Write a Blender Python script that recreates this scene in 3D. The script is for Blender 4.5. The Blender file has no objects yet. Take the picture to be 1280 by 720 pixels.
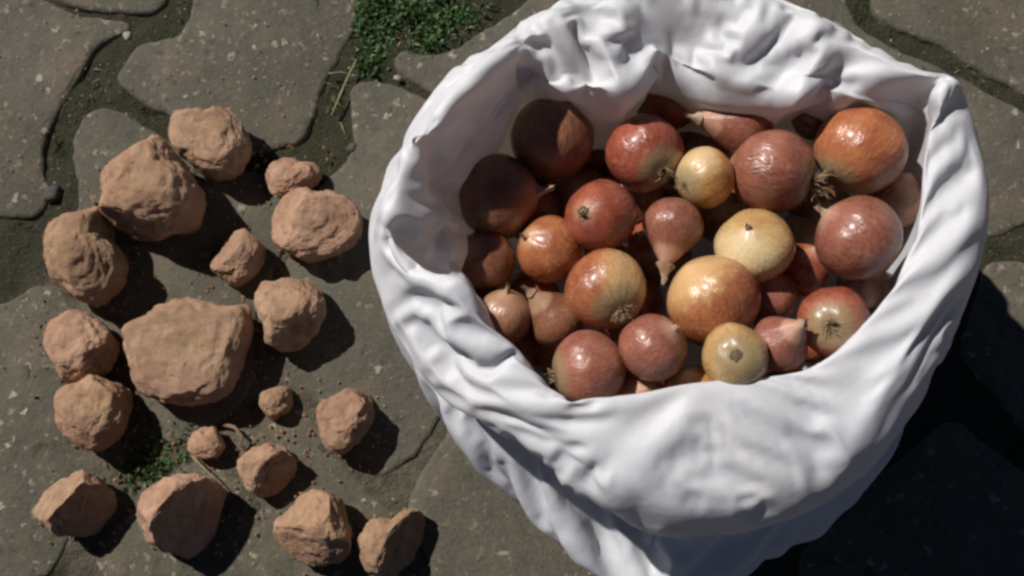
import bpy, bmesh, math, random
import numpy as np
from mathutils import Vector, Matrix, noise

random.seed(7)
rng = np.random.default_rng(7)
scene = bpy.context.scene
COL = scene.collection

# ------------------------------------------------------------------ camera
F = 1300.0                      # focal length in pixels of the 1280 px wide photograph
TILT = math.radians(14.0)       # the phone looks almost straight down
DIST = 1.10
SN, CS = math.sin(TILT), math.cos(TILT)
CAM = np.array([0.0, -DIST * SN, DIST * CS])
AX_R = np.array([1.0, 0.0, 0.0]); AX_U = np.array([0.0, CS, SN]); AX_F = np.array([0.0, SN, -CS])

cam_d = bpy.data.cameras.new('camera')
cam = bpy.data.objects.new('camera', cam_d); COL.objects.link(cam)
cam_d.sensor_width = 36.0
cam_d.lens = 36.0 * F / 1280.0
cam_d.clip_start = 0.02; cam_d.clip_end = 400.0
cam.location = CAM.tolist()
cam.rotation_euler = (TILT, 0, 0)
scene.camera = cam

# ------------------------------------------------------------------ daylight
SUN_EL = math.radians(46.0)
LIGHT_DIR = np.array([0.80, -0.60])          # horizontal direction in which shadows fall
LIGHT_DIR /= np.linalg.norm(LIGHT_DIR)
world = bpy.data.worlds.new('World'); scene.world = world
world.use_nodes = True
wn = world.node_tree.nodes; wl = world.node_tree.links
for n in list(wn): wn.remove(n)
sky = wn.new('ShaderNodeTexSky'); sky.sky_type = 'NISHITA'; sky.sun_disc = False
sky.sun_elevation = SUN_EL
sky.altitude = 2500.0; sky.air_density = 0.35; sky.dust_density = 0.3
to_sun = -LIGHT_DIR
sky.sun_rotation = math.atan2(to_sun[0], to_sun[1])
bg = wn.new('ShaderNodeBackground'); bg.inputs['Strength'].default_value = 0.05
wo = wn.new('ShaderNodeOutputWorld')
wl.new(sky.outputs[0], bg.inputs[0]); wl.new(bg.outputs[0], wo.inputs[0])
sun_d = bpy.data.lights.new('sun', 'SUN'); sun_d.energy = 5.0; sun_d.angle = math.radians(1.0)
sun_d.color = (1.0, 0.955, 0.90)
sun = bpy.data.objects.new('sun', sun_d); COL.objects.link(sun)
ld = Vector((LIGHT_DIR[0] * math.cos(SUN_EL), LIGHT_DIR[1] * math.cos(SUN_EL), -math.sin(SUN_EL)))
sun.rotation_euler = ld.to_track_quat('-Z', 'Y').to_euler()
sun.location = (-2, 1.5, 3)

scene.view_settings.view_transform = 'Standard'
scene.view_settings.look = 'None'
scene.view_settings.gamma = 1.0
scene.view_settings.exposure = -0.1
scene.view_settings.use_curve_mapping = False
scene.cycles.max_bounces = 6
scene.cycles.use_adaptive_sampling = True; scene.cycles.adaptive_threshold = 0.02
scene.cycles.use_denoising = True
scene.cycles.filter_width = 2.8

# ------------------------------------------------------------------ helpers
def at(px, py, z=0.0):
    """point of the place at height z seen at a photograph pixel"""
    d = AX_F * F + AX_R * (px - 640.0) + AX_U * (360.0 - py)
    t = (z - CAM[2]) / d[2]
    return CAM + d * t

def project(P):
    v = P - CAM
    dep = v @ AX_F
    return np.stack([640 + F * (v @ AX_R) / dep, 360 - F * (v @ AX_U) / dep], -1)

def depth_of(p): return float((np.asarray(p) - CAM) @ AX_F)

def mesh_from(name, verts, faces, mat, parent=None, smooth=True, loc=None, rot=None):
    me = bpy.data.meshes.new(name)
    me.from_pydata([tuple(map(float, v)) for v in verts], [], [tuple(f) for f in faces])
    me.update()
    if smooth: me.polygons.foreach_set('use_smooth', [True] * len(me.polygons))
    if mat: me.materials.append(mat)
    o = bpy.data.objects.new(name, me); COL.objects.link(o)
    if parent: o.parent = parent
    if loc is not None: o.location = loc
    if rot is not None: o.rotation_euler = rot
    return o

def tag(o, label=None, cat=None, group=None, kind=None):
    if label: o['label'] = label
    if cat: o['category'] = cat
    if group: o['group'] = group
    if kind: o['kind'] = kind
    return o

def empty(name, loc=(0, 0, 0)):
    o = bpy.data.objects.new(name, None); COL.objects.link(o); o.location = loc
    o.empty_display_size = 0.02
    return o

def sstep(a, b, x):
    t = np.clip((x - a) / (b - a), 0, 1); return t * t * (3 - 2 * t)

def fbm(p, octs=4, lac=2.1, gain=0.5):
    a, s, f = 1.0, 0.0, 1.0
    for _ in range(octs):
        s += a * noise.noise(p * f); a *= gain; f *= lac
    return s

# ------------------------------------------------------------------ node helpers
class NT:
    def __init__(self, name):
        self.m = bpy.data.materials.new(name); self.m.use_nodes = True
        self.t = self.m.node_tree
        for n in list(self.t.nodes): self.t.nodes.remove(n)
        self.out = self.t.nodes.new('ShaderNodeOutputMaterial')
    def n(self, kind, **kw):
        nd = self.t.nodes.new('ShaderNode' + kind)
        for k, v in kw.items():
            if k in nd.inputs.keys(): nd.inputs[k].default_value = v
            else: setattr(nd, k, v)
        return nd
    def l(self, a, b): self.t.links.new(a, b)
    def val(self, x, sock):
        if hasattr(x, 'is_output'): self.l(x, sock)
        else: sock.default_value = x
    def math(self, op, a, b=0.0, c=None, clamp=False):
        nd = self.n('Math', operation=op); nd.use_clamp = clamp
        self.val(a, nd.inputs[0]); self.val(b, nd.inputs[1])
        if c is not None: self.val(c, nd.inputs[2])
        return nd.outputs[0]
    def mix(self, fac, a, b, mode='MIX'):
        nd = self.n('Mix', data_type='RGBA', blend_type=mode)
        self.val(fac, nd.inputs[0])
        for x, s in ((a, nd.inputs[6]), (b, nd.inputs[7])):
            if hasattr(x, 'is_output'): self.l(x, s)
            else: s.default_value = (*x, 1) if len(x) == 3 else x
        return nd.outputs[2]
    def noise(self, vec, scale, detail=4, rough=0.55):
        nd = self.n('TexNoise'); nd.inputs['Scale'].default_value = scale
        nd.inputs['Detail'].default_value = detail; nd.inputs['Roughness'].default_value = rough
        if vec is not None: self.l(vec, nd.inputs['Vector'])
        return nd.outputs[0]
    def vor(self, vec, scale, feature='F1', rand=1.0, out=0):
        nd = self.n('TexVoronoi', feature=feature); nd.inputs['Scale'].default_value = scale
        nd.inputs['Randomness'].default_value = rand
        if vec is not None: self.l(vec, nd.inputs['Vector'])
        return nd.outputs[out]
    def ramp(self, fac, stops):
        nd = self.n('ValToRGB'); self.l(fac, nd.inputs[0])
        cr = nd.color_ramp
        while len(cr.elements) > len(stops): cr.elements.remove(cr.elements[-1])
        while len(cr.elements) < len(stops): cr.elements.new(0.5)
        for e, (p, c) in zip(cr.elements, stops):
            e.position = p; e.color = (*c, 1) if hasattr(c, '__len__') else (c, c, c, 1)
        return nd.outputs[0]
    def bump(self, h, strength, dist, prev=None):
        nd = self.n('Bump'); nd.inputs['Strength'].default_value = strength
        nd.inputs['Distance'].default_value = dist
        self.l(h, nd.inputs['Height'])
        if prev is not None: self.l(prev, nd.inputs['Normal'])
        return nd.outputs[0]
    def bsdf(self, col, rough, normal=None, **kw):
        b = self.n('BsdfPrincipled')
        if hasattr(col, 'is_output'): self.l(col, b.inputs['Base Color'])
        else: b.inputs['Base Color'].default_value = (*col, 1)
        self.val(rough, b.inputs['Roughness'])
        if normal is not None: self.l(normal, b.inputs['Normal'])
        for k, v in kw.items():
            self.val(v, b.inputs[k.replace('_', ' ')])
        return b
    def done(self, shader): self.l(shader, self.out.inputs['Surface']); return self.m

# ------------------------------------------------------------------ materials of the setting
def mat_paver():
    t = NT('worn_concrete_paver')
    g = t.n('NewGeometry').outputs['Position']
    oi = t.n('ObjectInfo').outputs['Random']
    big = t.noise(g, 9, 5, 0.6); mid = t.noise(g, 38, 6, 0.72); fine = t.noise(g, 260, 4, 0.7)
    base = t.ramp(mid, [(0.28, (0.044, 0.040, 0.025)), (0.52, (0.098, 0.085, 0.056)), (0.75, (0.168, 0.140, 0.098))])
    tint = t.mix(t.math('MULTIPLY', oi, 0.55), base, (0.098, 0.092, 0.076))
    stain = t.ramp(t.noise(g, 5.5, 6, 0.7), [(0.40, 1.0), (0.56, 0.0)])
    tint = t.mix(t.math('MULTIPLY', stain, 0.55), tint, (0.052, 0.047, 0.033))
    moss = t.ramp(big, [(0.46, 0.0), (0.68, 1.0)])
    moss = t.math('MULTIPLY', moss, t.ramp(mid, [(0.38, 0.15), (0.6, 1.0)]))
    col = t.mix(t.math('MULTIPLY', moss, 0.70), tint, (0.058, 0.064, 0.030))
    warm = t.ramp(t.noise(g, 17, 3), [(0.52, 0.0), (0.7, 1.0)])
    col = t.mix(t.math('MULTIPLY', warm, 0.35), col, (0.20, 0.135, 0.085))
    # pale aggregate grains
    v = t.n('TexVoronoi', feature='F1'); v.inputs['Scale'].default_value = 85
    wv = t.n('TexNoise'); wv.inputs['Scale'].default_value = 130; t.l(g, wv.inputs['Vector'])
    wm = t.n('VectorMath', operation='MULTIPLY_ADD'); t.l(wv.outputs['Color'], wm.inputs[0]); wm.inputs[1].default_value = (.016, .016, .016); t.l(g, wm.inputs[2]); t.l(wm.outputs[0], v.inputs['Vector'])
    sep = t.n('SeparateColor'); t.l(v.outputs['Color'], sep.inputs[0])
    grain = t.math('MULTIPLY', t.ramp(v.outputs['Distance'], [(0.22, 1.0), (0.42, 0.0)]), t.ramp(sep.outputs[0], [(0.82, 0.0), (1.0, 1.0)]))
    col = t.mix(t.math('MULTIPLY', grain, 0.8), col, (0.44, 0.39, 0.31))
    dark = t.math('MULTIPLY', t.ramp(v.outputs['Distance'], [(0.22, 1.0), (0.45, 0.0)]), t.ramp(sep.outputs[1], [(0.84, 0.0), (0.88, 1.0)]))
    col = t.mix(t.math('MULTIPLY', dark, 0.7), col, (0.04, 0.035, 0.028))
    col = t.mix(t.math('MULTIPLY', t.ramp(fine, [(0.35, 0.0), (0.7, 1.0)]), 0.35), col, (0.16, 0.145, 0.11))
    v2 = t.n('TexVoronoi', feature='F1'); v2.inputs['Scale'].default_value = 170; t.l(wm.outputs[0], v2.inputs['Vector'])
    s2 = t.n('SeparateColor'); t.l(v2.outputs['Color'], s2.inputs[0])
    g2 = t.math('MULTIPLY', t.ramp(v2.outputs['Distance'], [(0.25, 1.0), (0.5, 0.0)]), t.ramp(s2.outputs[2], [(0.80, 0.0), (1.0, 1.0)]))
    col = t.mix(t.math('MULTIPLY', t.math('MULTIPLY', g2, t.ramp(big, [(0.35, 0.2), (0.6, 1.0)])), 0.8), col, (0.36, 0.31, 0.245))
    h = t.math('ADD', t.math('MULTIPLY', mid, 1.0), t.math('MULTIPLY', fine, 0.35))
    h = t.math('ADD', h, t.math('MULTIPLY', grain, 0.35))
    nrm = t.bump(h, 0.9, 0.004)
    return t.done(t.bsdf(col, 0.9, nrm).outputs[0])

def mat_joint():
    t = NT('mossy_joint_soil')
    g = t.n('NewGeometry').outputs['Position']
    big = t.noise(g, 11, 4); mid = t.noise(g, 60, 5, 0.65); fine = t.noise(g, 350, 3, 0.7)
    soil = t.ramp(mid, [(0.3, (0.022, 0.019, 0.011)), (0.7, (0.058, 0.048, 0.029))])
    moss = t.ramp(fine, [(0.3, (0.016, 0.018, 0.007)), (0.7, (0.046, 0.046, 0.018))])
    col = t.mix(t.ramp(big, [(0.36, 0.15), (0.6, 1.0)]), soil, moss)
    sp = t.n('SeparateXYZ'); t.l(g, sp.inputs[0])
    ex = t.math('POWER', t.math('ABSOLUTE', t.math('MULTIPLY_ADD', sp.outputs[0], 1 / .36, .21 / .36)), 2.0)
    ey = t.math('POWER', t.math('ABSOLUTE', t.math('MULTIPLY_ADD', sp.outputs[1], 1 / .235, .12 / .235)), 2.0)
    dust = t.ramp(t.math('ADD', t.math('ADD', ex, ey), t.math('MULTIPLY_ADD', big, 0.8, -0.4)), [(0.75, 1.0), (1.0, 0.0)])   # trodden dirt round the clods
    col = t.mix(t.math('MULTIPLY', dust, 0.85), col, t.ramp(mid, [(0.3, (0.066, 0.060, 0.040)), (0.7, (0.150, 0.126, 0.090))]))
    v = t.vor(g, 120); gr = t.ramp(v, [(0.10, 1.0), (0.2, 0.0)])
    col = t.mix(t.math('MULTIPLY', gr, 0.35), col, (0.25, 0.22, 0.17))
    nrm = t.bump(t.math('ADD', mid, t.math('MULTIPLY', fine, 0.5)), 1.0, 0.008)
    return t.done(t.bsdf(col, 0.95, nrm).outputs[0])

def mat_clod(seed):
    t = NT('dry_clay_clod')
    c = t.n('TexCoord').outputs['Object']
    mp = t.n('Mapping'); mp.inputs['Location'].default_value = (seed * 1.7, seed * 0.9, seed * 2.3); t.l(c, mp.inputs[0]); c = mp.outputs[0]
    big = t.noise(c, 26, 4); mid = t.noise(c, 90, 5, 0.65); fine = t.noise(c, 420, 4, 0.75)
    col = t.ramp(mid, [(0.25, (0.220, 0.125, 0.074)), (0.5, (0.350, 0.212, 0.128)), (0.78, (0.470, 0.310, 0.200))])
    k = (1.14, 1.0, 1.22, 1.08, .96, 1.16, 1.05)[seed % 7]
    col = t.mix(1.0, col, (k, k * (1 + .03 * math.sin(seed * 2.1)), k * (1 + .05 * math.sin(seed * 1.3))), 'MULTIPLY')
    col = t.mix(t.math('MULTIPLY', t.ramp(big, [(0.46, 0.0), (0.66, 1.0)]), 0.7), col, (0.27, 0.135, 0.090))
    lich = t.math('MULTIPLY', t.ramp(t.noise(c, 38, 3), [(0.58, 0.0), (0.70, 1.0)]), 0.5)
    col = t.mix(lich, col, (0.25, 0.165, 0.055))
    pit = t.math('MULTIPLY', t.ramp(t.vor(c, 75), [(0.05, 1.0), (0.20, 0.0)]), t.ramp(t.noise(c, 30, 2), [(0.52, 0.0), (0.62, 1.0)]))
    col = t.mix(t.math('MULTIPLY', pit, 0.5), col, (0.13, 0.062, 0.034))
    col = t.mix(t.math('MULTIPLY', t.ramp(fine, [(0.35, 0.0), (0.75, 1.0)]), 0.35), col, (0.46, 0.30, 0.195))
    h = t.math('ADD', t.math('MULTIPLY', mid, 0.7), t.math('MULTIPLY', fine, 0.75))
    h = t.math('SUBTRACT', h, t.math('MULTIPLY', pit, 0.5))
    nrm = t.bump(h, 0.6, 0.004)
    return t.done(t.bsdf(col, 0.95, nrm).outputs[0])

def mat_simple(name, col, rough=0.8, var=0.35, scale=60, sub=None):
    t = NT(name)
    g = t.n('NewGeometry').outputs['Position']
    n_ = t.noise(g, scale, 3)
    lo = tuple(x * (1 - var) for x in col); hi = tuple(min(1, x * (1 + var)) for x in col)
    c = t.ramp(n_, [(0.3, lo), (0.7, hi)])
    b = t.bsdf(c, rough)
    if sub:
        tr = t.n('BsdfTranslucent'); t.l(c, tr.inputs[0])
        mx = t.n('MixShader'); mx.inputs[0].default_value = sub
        t.l(b.outputs[0], mx.inputs[1]); t.l(tr.outputs[0], mx.inputs[2])
        return t.done(mx.outputs[0])
    return t.done(b.outputs[0])

def mat_sack():
    t = NT('white_woven_polypropylene')
    uv = t.n('TexCoord').outputs['UV']
    g = t.n('NewGeometry').outputs['Position']
    n1 = t.noise(g, 14, 4); n2 = t.noise(g, 70, 4, 0.6)
    col = t.ramp(n1, [(0.3, (0.72, 0.74, 0.79)), (0.6, (0.82, 0.835, 0.88))])
    col = t.mix(t.math('MULTIPLY', t.ramp(n2, [(0.5, 0.0), (0.75, 1.0)]), 0.25), col, (0.74, 0.74, 0.74))
    st = t.math('MULTIPLY', t.ramp(t.noise(g, 8, 5, 0.7), [(0.52, 0.0), (0.72, 1.0)]), 0.30)
    col = t.mix(st, col, (0.62, 0.56, 0.52))      # dust and onion stains
    # tape weave
    sx = t.n('SeparateXYZ'); t.l(uv, sx.inputs[0])
    wa = t.math('SINE', t.math('MULTIPLY', sx.outputs[0], 2600.0)); wb = t.math('SINE', t.math('MULTIPLY', sx.outputs[1], 1300.0))
    weave = t.math('MULTIPLY', wa, wb)
    h = t.math('ADD', t.math('MULTIPLY', weave, 0.10), t.math('MULTIPLY', n2, 0.7))
    c1 = t.math('ABSOLUTE', t.math('SUBTRACT', t.noise(g, 15, 1, 0.5), 0.5)); c2 = t.math('ABSOLUTE', t.math('SUBTRACT', t.noise(g, 40, 1, 0.5), 0.5))
    crk = t.math('ADD', t.math('MULTIPLY', c1, 2.4), t.math('MULTIPLY', c2, 0.5))                            # sharp crinkles of the film
    nrm = t.bump(crk, 0.20, 0.006, t.bump(h, 0.30, 0.003))
    b = t.bsdf(col, 0.40, nrm, Specular_IOR_Level=0.5)
    tr = t.n('BsdfTranslucent'); tr.inputs[0].default_value = (0.86, 0.77, 0.66, 1)
    mx = t.n('MixShader'); mx.inputs[0].default_value = 0.24
    t.l(b.outputs[0], mx.inputs[1]); t.l(tr.outputs[0], mx.inputs[2])
    return t.done(mx.outputs[0])

M_PAVER = mat_paver(); M_JOINT = mat_joint()
M_MOSS = mat_simple('moss_green', (0.050, 0.072, 0.026), 0.8, 0.5, 40, 0.25)
M_GRASS = mat_simple('grass_green', (0.090, 0.165, 0.055), 0.6, 0.5, 30, 0.3)
M_STRAW = mat_simple('dry_straw', (0.24, 0.22, 0.11), 0.7, 0.3, 90)
M_TWIG = mat_simple('dry_twig', (0.20, 0.13, 0.075), 0.8, 0.3, 90)
M_STONE = mat_simple('dark_pebble', (0.060, 0.046, 0.040), 0.8, 0.4, 120)
M_PALE = mat_simple('pale_grit', (0.34, 0.31, 0.25), 0.9, 0.3, 120)
M_CRUMB = mat_simple('clay_crumb', (0.30, 0.165, 0.09), 0.95, 0.35, 150)
M_SACK = mat_sack()

# ------------------------------------------------------------------ ground
def axis_coords(lo, hi, step, far):
    c = list(np.arange(lo, hi + 1e-6, step)); d = step
    a = hi
    while a < far: d *= 1.6; a += d; c.append(a)
    d = step; a = lo
    while a > -far: d *= 1.6; a -= d; c.insert(0, a)
    return np.array(c)
gx = axis_coords(-0.75, 0.85, 0.008, 60); gy = axis_coords(-0.55, 0.55, 0.008, 60)
gv = []
for y in gy:
    for x in gx:
        fill = math.exp(-(((x + .21) / .36) ** 2 + ((y + .12) / .235) ** 2) ** 2)
        z = -0.0052 + 0.0036 * fill + (0.0045 - .0022 * fill) * fbm(Vector((x * 22, y * 22, 1.3)), 3) if abs(x) < 1.2 and abs(y) < 1.0 else -0.013
        gv.append((x, y, z))
nx = len(gx)
gf = [(j * nx + i, j * nx + i + 1, (j + 1) * nx + i + 1, (j + 1) * nx + i) for j in range(len(gy) - 1) for i in range(nx - 1)]
ground = mesh_from('ground', gv, gf, M_JOINT)
tag(ground, 'dark mossy soil showing in the joints between paving stones', kind='structure')

# ------------------------------------------------------------------ pavement of interlocking concrete stones
def resample(poly, step):
    out = []
    n = len(poly)
    for i in range(n):
        a = np.array(poly[i]); b = np.array(poly[(i + 1) % n])
        k = max(1, int(np.linalg.norm(b - a) / step))
        for j in range(k): out.append(a + (b - a) * j / k)
    return np.array(out)

def smooth_closed(p, it=2):
    for _ in range(it): p = 0.25 * np.roll(p, 1, 0) + 0.5 * p + 0.25 * np.roll(p, -1, 0)
    return p

def inset(p, d):
    tn = np.roll(p, -1, 0) - np.roll(p, 1, 0)
    tn /= np.linalg.norm(tn, axis=1)[:, None] + 1e-9
    nr = np.stack([-tn[:, 1], tn[:, 0]], 1)
    area = 0.5 * np.sum(p[:, 0] * np.roll(p[:, 1], -1) - np.roll(p[:, 0], -1) * p[:, 1])
    if area < 0: nr = -nr
    return p + nr * d

def paver(poly, parent, step=0.008, lift=0.0, tilt=(0, 0)):
    p = smooth_closed(resample(poly, step), 3)
    sd = random.random() * 50
    p = inset(p, -0.0028)
    jit = np.array([1.0 * fbm(Vector((q[0] * 60 + sd, q[1] * 60, 0)), 3) for q in p])
    loops = []
    c = p.mean(0)
    for ins, z in ((0.000, -0.045), (0.000, -0.011), (0.0016, -0.0034), (0.0035, -0.0008), (0.007, 0.0)):
        q = inset(p, ins) if ins else p.copy()
        nr = inset(p, 1.0) - p
        q = q + nr * (jit * 0.0034)[:, None]
        zz = z + lift + (q[:, 0] - c[0]) * tilt[0] + (q[:, 1] - c[1]) * tilt[1]
        if ins > 0: zz = zz + np.array([0.0009 * fbm(Vector((r[0] * 90, r[1] * 90, sd)), 2) for r in q])
        loops.append(np.column_stack([q, zz]))
    V = np.concatenate(loops); n = len(p); Fc = []
    area = 0.5 * np.sum(p[:, 0] * np.roll(p[:, 1], -1) - np.roll(p[:, 0], -1) * p[:, 1])
    for k in range(len(loops) - 1):
        for i in range(n):
            j = (i + 1) % n
            f = (k * n + i, k * n + j, (k + 1) * n + j, (k + 1) * n + i)
            Fc.append(f if area > 0 else f[::-1])
    top = [(len(loops) - 1) * n + i for i in range(n)]
    Fc.append(tuple(top if area > 0 else top[::-1]))
    V[:, 0] -= c[0]; V[:, 1] -= c[1]
    return mesh_from('paving_stone', V, Fc, M_PAVER, parent, loc=(c[0], c[1], 0))

pavement = empty('pavement'); tag(pavement, 'worn interlocking concrete paving with mossy joints', kind='structure')
TRACED = [
 [(-60,-30),(60,2),(92,20),(168,27),(160,44),(126,46),(98,95),(72,140),(52,175),(48,205),(63,242),(50,268),(0,270),(-90,262),(-150,150),(-130,40)],
 [(70,-90),(62,-10),(95,11),(203,17),(212,-5),(205,-70),(150,-110)],
 [(245,-30),(240,12),(232,36),(216,47),(168,54),(143,96),(152,110),(186,133),(222,146),(262,172),(320,190),(378,176),(391,150),(394,128),(407,98),(430,60),(446,20),(450,-30),(400,-90),(300,-90)],
 [(104,140),(128,131),(160,142),(192,168),(250,195),(310,212),(362,236),(362,300),(326,362),(316,420),(318,485),(262,538),(206,560),(182,510),(156,440),(108,398),(85,340),(80,300),(100,255),(92,215),(88,175)],
 [(438,105),(462,97),(485,105),(535,125),(640,220),(680,330),(620,420),(565,500),(520,570),(470,600),(420,560),(400,500),(330,470),(330,380),(370,310),(375,260),(420,215),(445,185),(440,150)],
 [(575,520),(528,590),(508,640),(560,760),(760,800),(740,680),(640,520)],
 [(-120,400),(0,380),(45,355),(72,352),(100,410),(148,450),(178,520),(150,590),(100,640),(60,720),(-40,740),(-140,620)],
 [(215,580),(270,548),(326,500),(390,516),(425,580),(490,640),(520,740),(400,800),(220,790),(130,740),(115,690),(165,630)],
 [(490,78),(500,60),(545,72),(575,60),(600,40),(640,20),(680,-20),(760,-20),(820,60),(700,160),(600,160),(540,112),(500,98)],
 [(1088,-10),(1102,28),(1140,42),(1185,62),(1225,88),(1290,122),(1400,120),(1420,0),(1300,-90),(1120,-80)],
 [(900,-60),(1040,-60),(1058,5),(1075,38),(1130,65),(1192,92),(1240,118),(1300,150),(1330,220),(1280,280),(1235,300),(1200,260),(1100,200),(950,100)],
 [(1235,330),(1262,322),(1330,345),(1420,420),(1420,560),(1300,560),(1200,440)],
 [(730,250),(1100,280),(1170,380),(1160,480),(1000,620),(780,640),(650,480),(700,350)],
 [(1000,690),(1190,520),(1290,600),(1420,600),(1420,800),(1000,850)],
 [(-90,300),(-30,292),(10,298),(40,300),(52,325),(20,345),(-30,362),(-100,372)],
]
for i, poly in enumerate(TRACED):
    w = [at(x, y, 0)[:2] for x, y in poly]
    low = -0.007 if i == 14 else random.uniform(-0.002, 0.0025)
    paver(w, pavement, lift=low, tilt=(random.uniform(-.012, .012), random.uniform(-.012, .012)))
# the same paving goes on outside the picture
x0, y0 = at(-150, 0)[0], at(0, 800)[1]
x1, y1 = at(1420, 0)[0], at(0, -110)[1]
PWID, PHEI = 0.27, 0.215
unit = [(-.12,-.09),(-.05,-.09),(-.03,-.072),(.03,-.072),(.05,-.09),(.12,-.09),(.118,-.03),(.135,-.01),(.135,.03),(.12,.05),(.12,.10),(.05,.10),(.03,.118),(-.03,.118),(-.05,.10),(-.12,.10),(-.12,.05),(-.105,.03),(-.105,-.01),(-.12,-.03)]
def inside(p, poly):
    hit = False; n = len(poly)
    for k in range(n):
        (ax_, ay_), (bx_, by_) = poly[k], poly[(k + 1) % n]
        if (ay_ > p[1]) != (by_ > p[1]) and p[0] < (bx_ - ax_) * (p[1] - ay_) / (by_ - ay_) + ax_: hit = not hit
    return hit
TW = [[tuple(at(x, y, 0)[:2]) for x, y in poly] for poly in TRACED]
for r in range(-6, 7):
    for c in range(-7, 8):
        cx, cy = c * PWID + 0.05, r * PHEI + 0.02
        un = [(cx + a * 1.06, cy + b * 1.06) for a, b in unit]
        if any(inside(p, t) for t in TW for p in un) or any(inside(p, un) for t in TW for p in t): continue
        pj = project(np.array([(p[0], p[1], 0.0) for p in un]))
        if np.any((pj[:, 0] > 0) & (pj[:, 0] < 1280) & (pj[:, 1] > 0) & (pj[:, 1] < 720)): continue
        if abs(cx) > 1.5 or abs(cy) > 1.05: continue
        paver([(cx + a, cy + b) for a, b in unit], pavement, step=0.02, lift=random.uniform(-.003, .002))

# ------------------------------------------------------------------ clods of dry clay
def clod(outline, hfac, seed, label, facets=(), group='dry clay clods laid out on the paving', pits=(), flat=None, sink=0.1, rough=1.0):
    """outline: photograph pixels round the clod at half its height; facets: (direction, offset) cuts"""
    o0 = np.array([at(x, y, 0.025)[:2] for x, y in outline])
    size = 0.25 * (np.ptp(o0[:, 0]) + np.ptp(o0[:, 1]))
    H = size * 2 * hfac
    o1 = np.array([at(x, y, H * 0.45)[:2] for x, y in outline])
    c = 0.5 * (o1.max(0) + o1.min(0))
    rel = o1 - c
    an = np.arctan2(rel[:, 1], rel[:, 0]); rr = np.linalg.norm(rel, axis=1)
    idx = np.argsort(an); an = an[idx]; rr = rr[idx]
    an3 = np.concatenate([an - 2 * math.pi, an, an + 2 * math.pi]); rr3 = np.concatenate([rr] * 3)
    tab_a = np.linspace(-math.pi, math.pi, 361); tab = np.interp(tab_a, an3, rr3)
    k = np.exp(-0.5 * (np.arange(-8, 9) / 3.5) ** 2); k /= k.sum()
    tab = np.convolve(np.concatenate([tab[-9:-1], tab, tab[1:9]]), k, 'valid')
    bm = bmesh.new(); bmesh.ops.create_icosphere(bm, subdivisions=6 if size > 0.018 else 5, radius=1.0)
    sv = Vector((seed * 3.7, seed * 1.3, seed * 5.1))
    fc = [(Vector(d).normalized(), off) for d, off in facets]
    cr = random.Random(seed * 11 + 3)
    for _ in range(0 if seed in (5, 8, 18) else 7):
        d = Vector((cr.gauss(0, 1), cr.gauss(0, 1), cr.gauss(0.35, .8))).normalized()
        fc.append((d, cr.uniform(.74, .97) * (1 - .3 * abs(d.z) * (1 - min(1, hfac)))))
    for v in bm.verts:
        n = v.co.normalized()
        h = math.hypot(n.x, n.y); a = math.atan2(n.y, n.x)
        R = float(np.interp(a, tab_a, tab))
        hh = h ** 0.74; zz = (abs(n.z) ** 0.82) * (1 if n.z > 0 else -1)
        p = Vector((R * hh * math.cos(a), R * hh * math.sin(a), zz * H * 0.5))
        for d, off in fc:                                   # broken faces, softened at their edges
            t = p.dot(d) / size - off
            if t > -.04: p -= d * (size * 0.90 * (t if t > .04 else (t + .04) ** 2 / .16))
        u = n * (size / 0.04)
        d0 = 0.10 * noise.noise(u * 1.4 + sv) + 0.085 * noise.noise(u * 3.2 + sv * 2)
        d1 = 0.060 * fbm(u * 5.5 + sv, 5, 2.15, 0.66)
        vo = noise.voronoi(u * 2.7 + sv)[0]
        d2 = -0.13 * (max(0.0, 0.30 - vo[0]) / 0.30) * (1 if noise.noise(u * 1.3 + sv * 3) > .0 else .2) + 0.018 * min(vo[1] - vo[0], 0.35)
        vo2 = noise.voronoi(u * 8.0 + sv)[0]
        d3 = -0.060 * max(0.0, 0.36 - vo2[0]) / 0.36 * max(0.0, min(1.0, noise.noise(u * 2.2 + sv) * 3 + .5))
        amp = rough * (0.85 * d0 + 0.55 * d1 + 0.65 * d2 + 0.95 * d3) * 0.035
        v.co = p + p.normalized() * amp
    zmin = -H * (0.5 - sink)
    for v in bm.verts:
        if v.co.z < zmin: v.co.z = zmin + 0.05 * (v.co.z - zmin)
    bm.faces.ensure_lookup_table()
    for f in bm.faces: f.smooth = True
    me = bpy.data.meshes.new('soil_clod'); bm.to_mesh(me); bm.free()
    me.materials.append(CLOD_M[seed % len(CLOD_M)])
    o = bpy.data.objects.new('soil_clod', me); COL.objects.link(o)
    o.location = (c[0], c[1], -zmin)
    tag(o, label, 'clod', group)
    return o
CLOD_M = [mat_clod(s) for s in range(7)]
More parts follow.
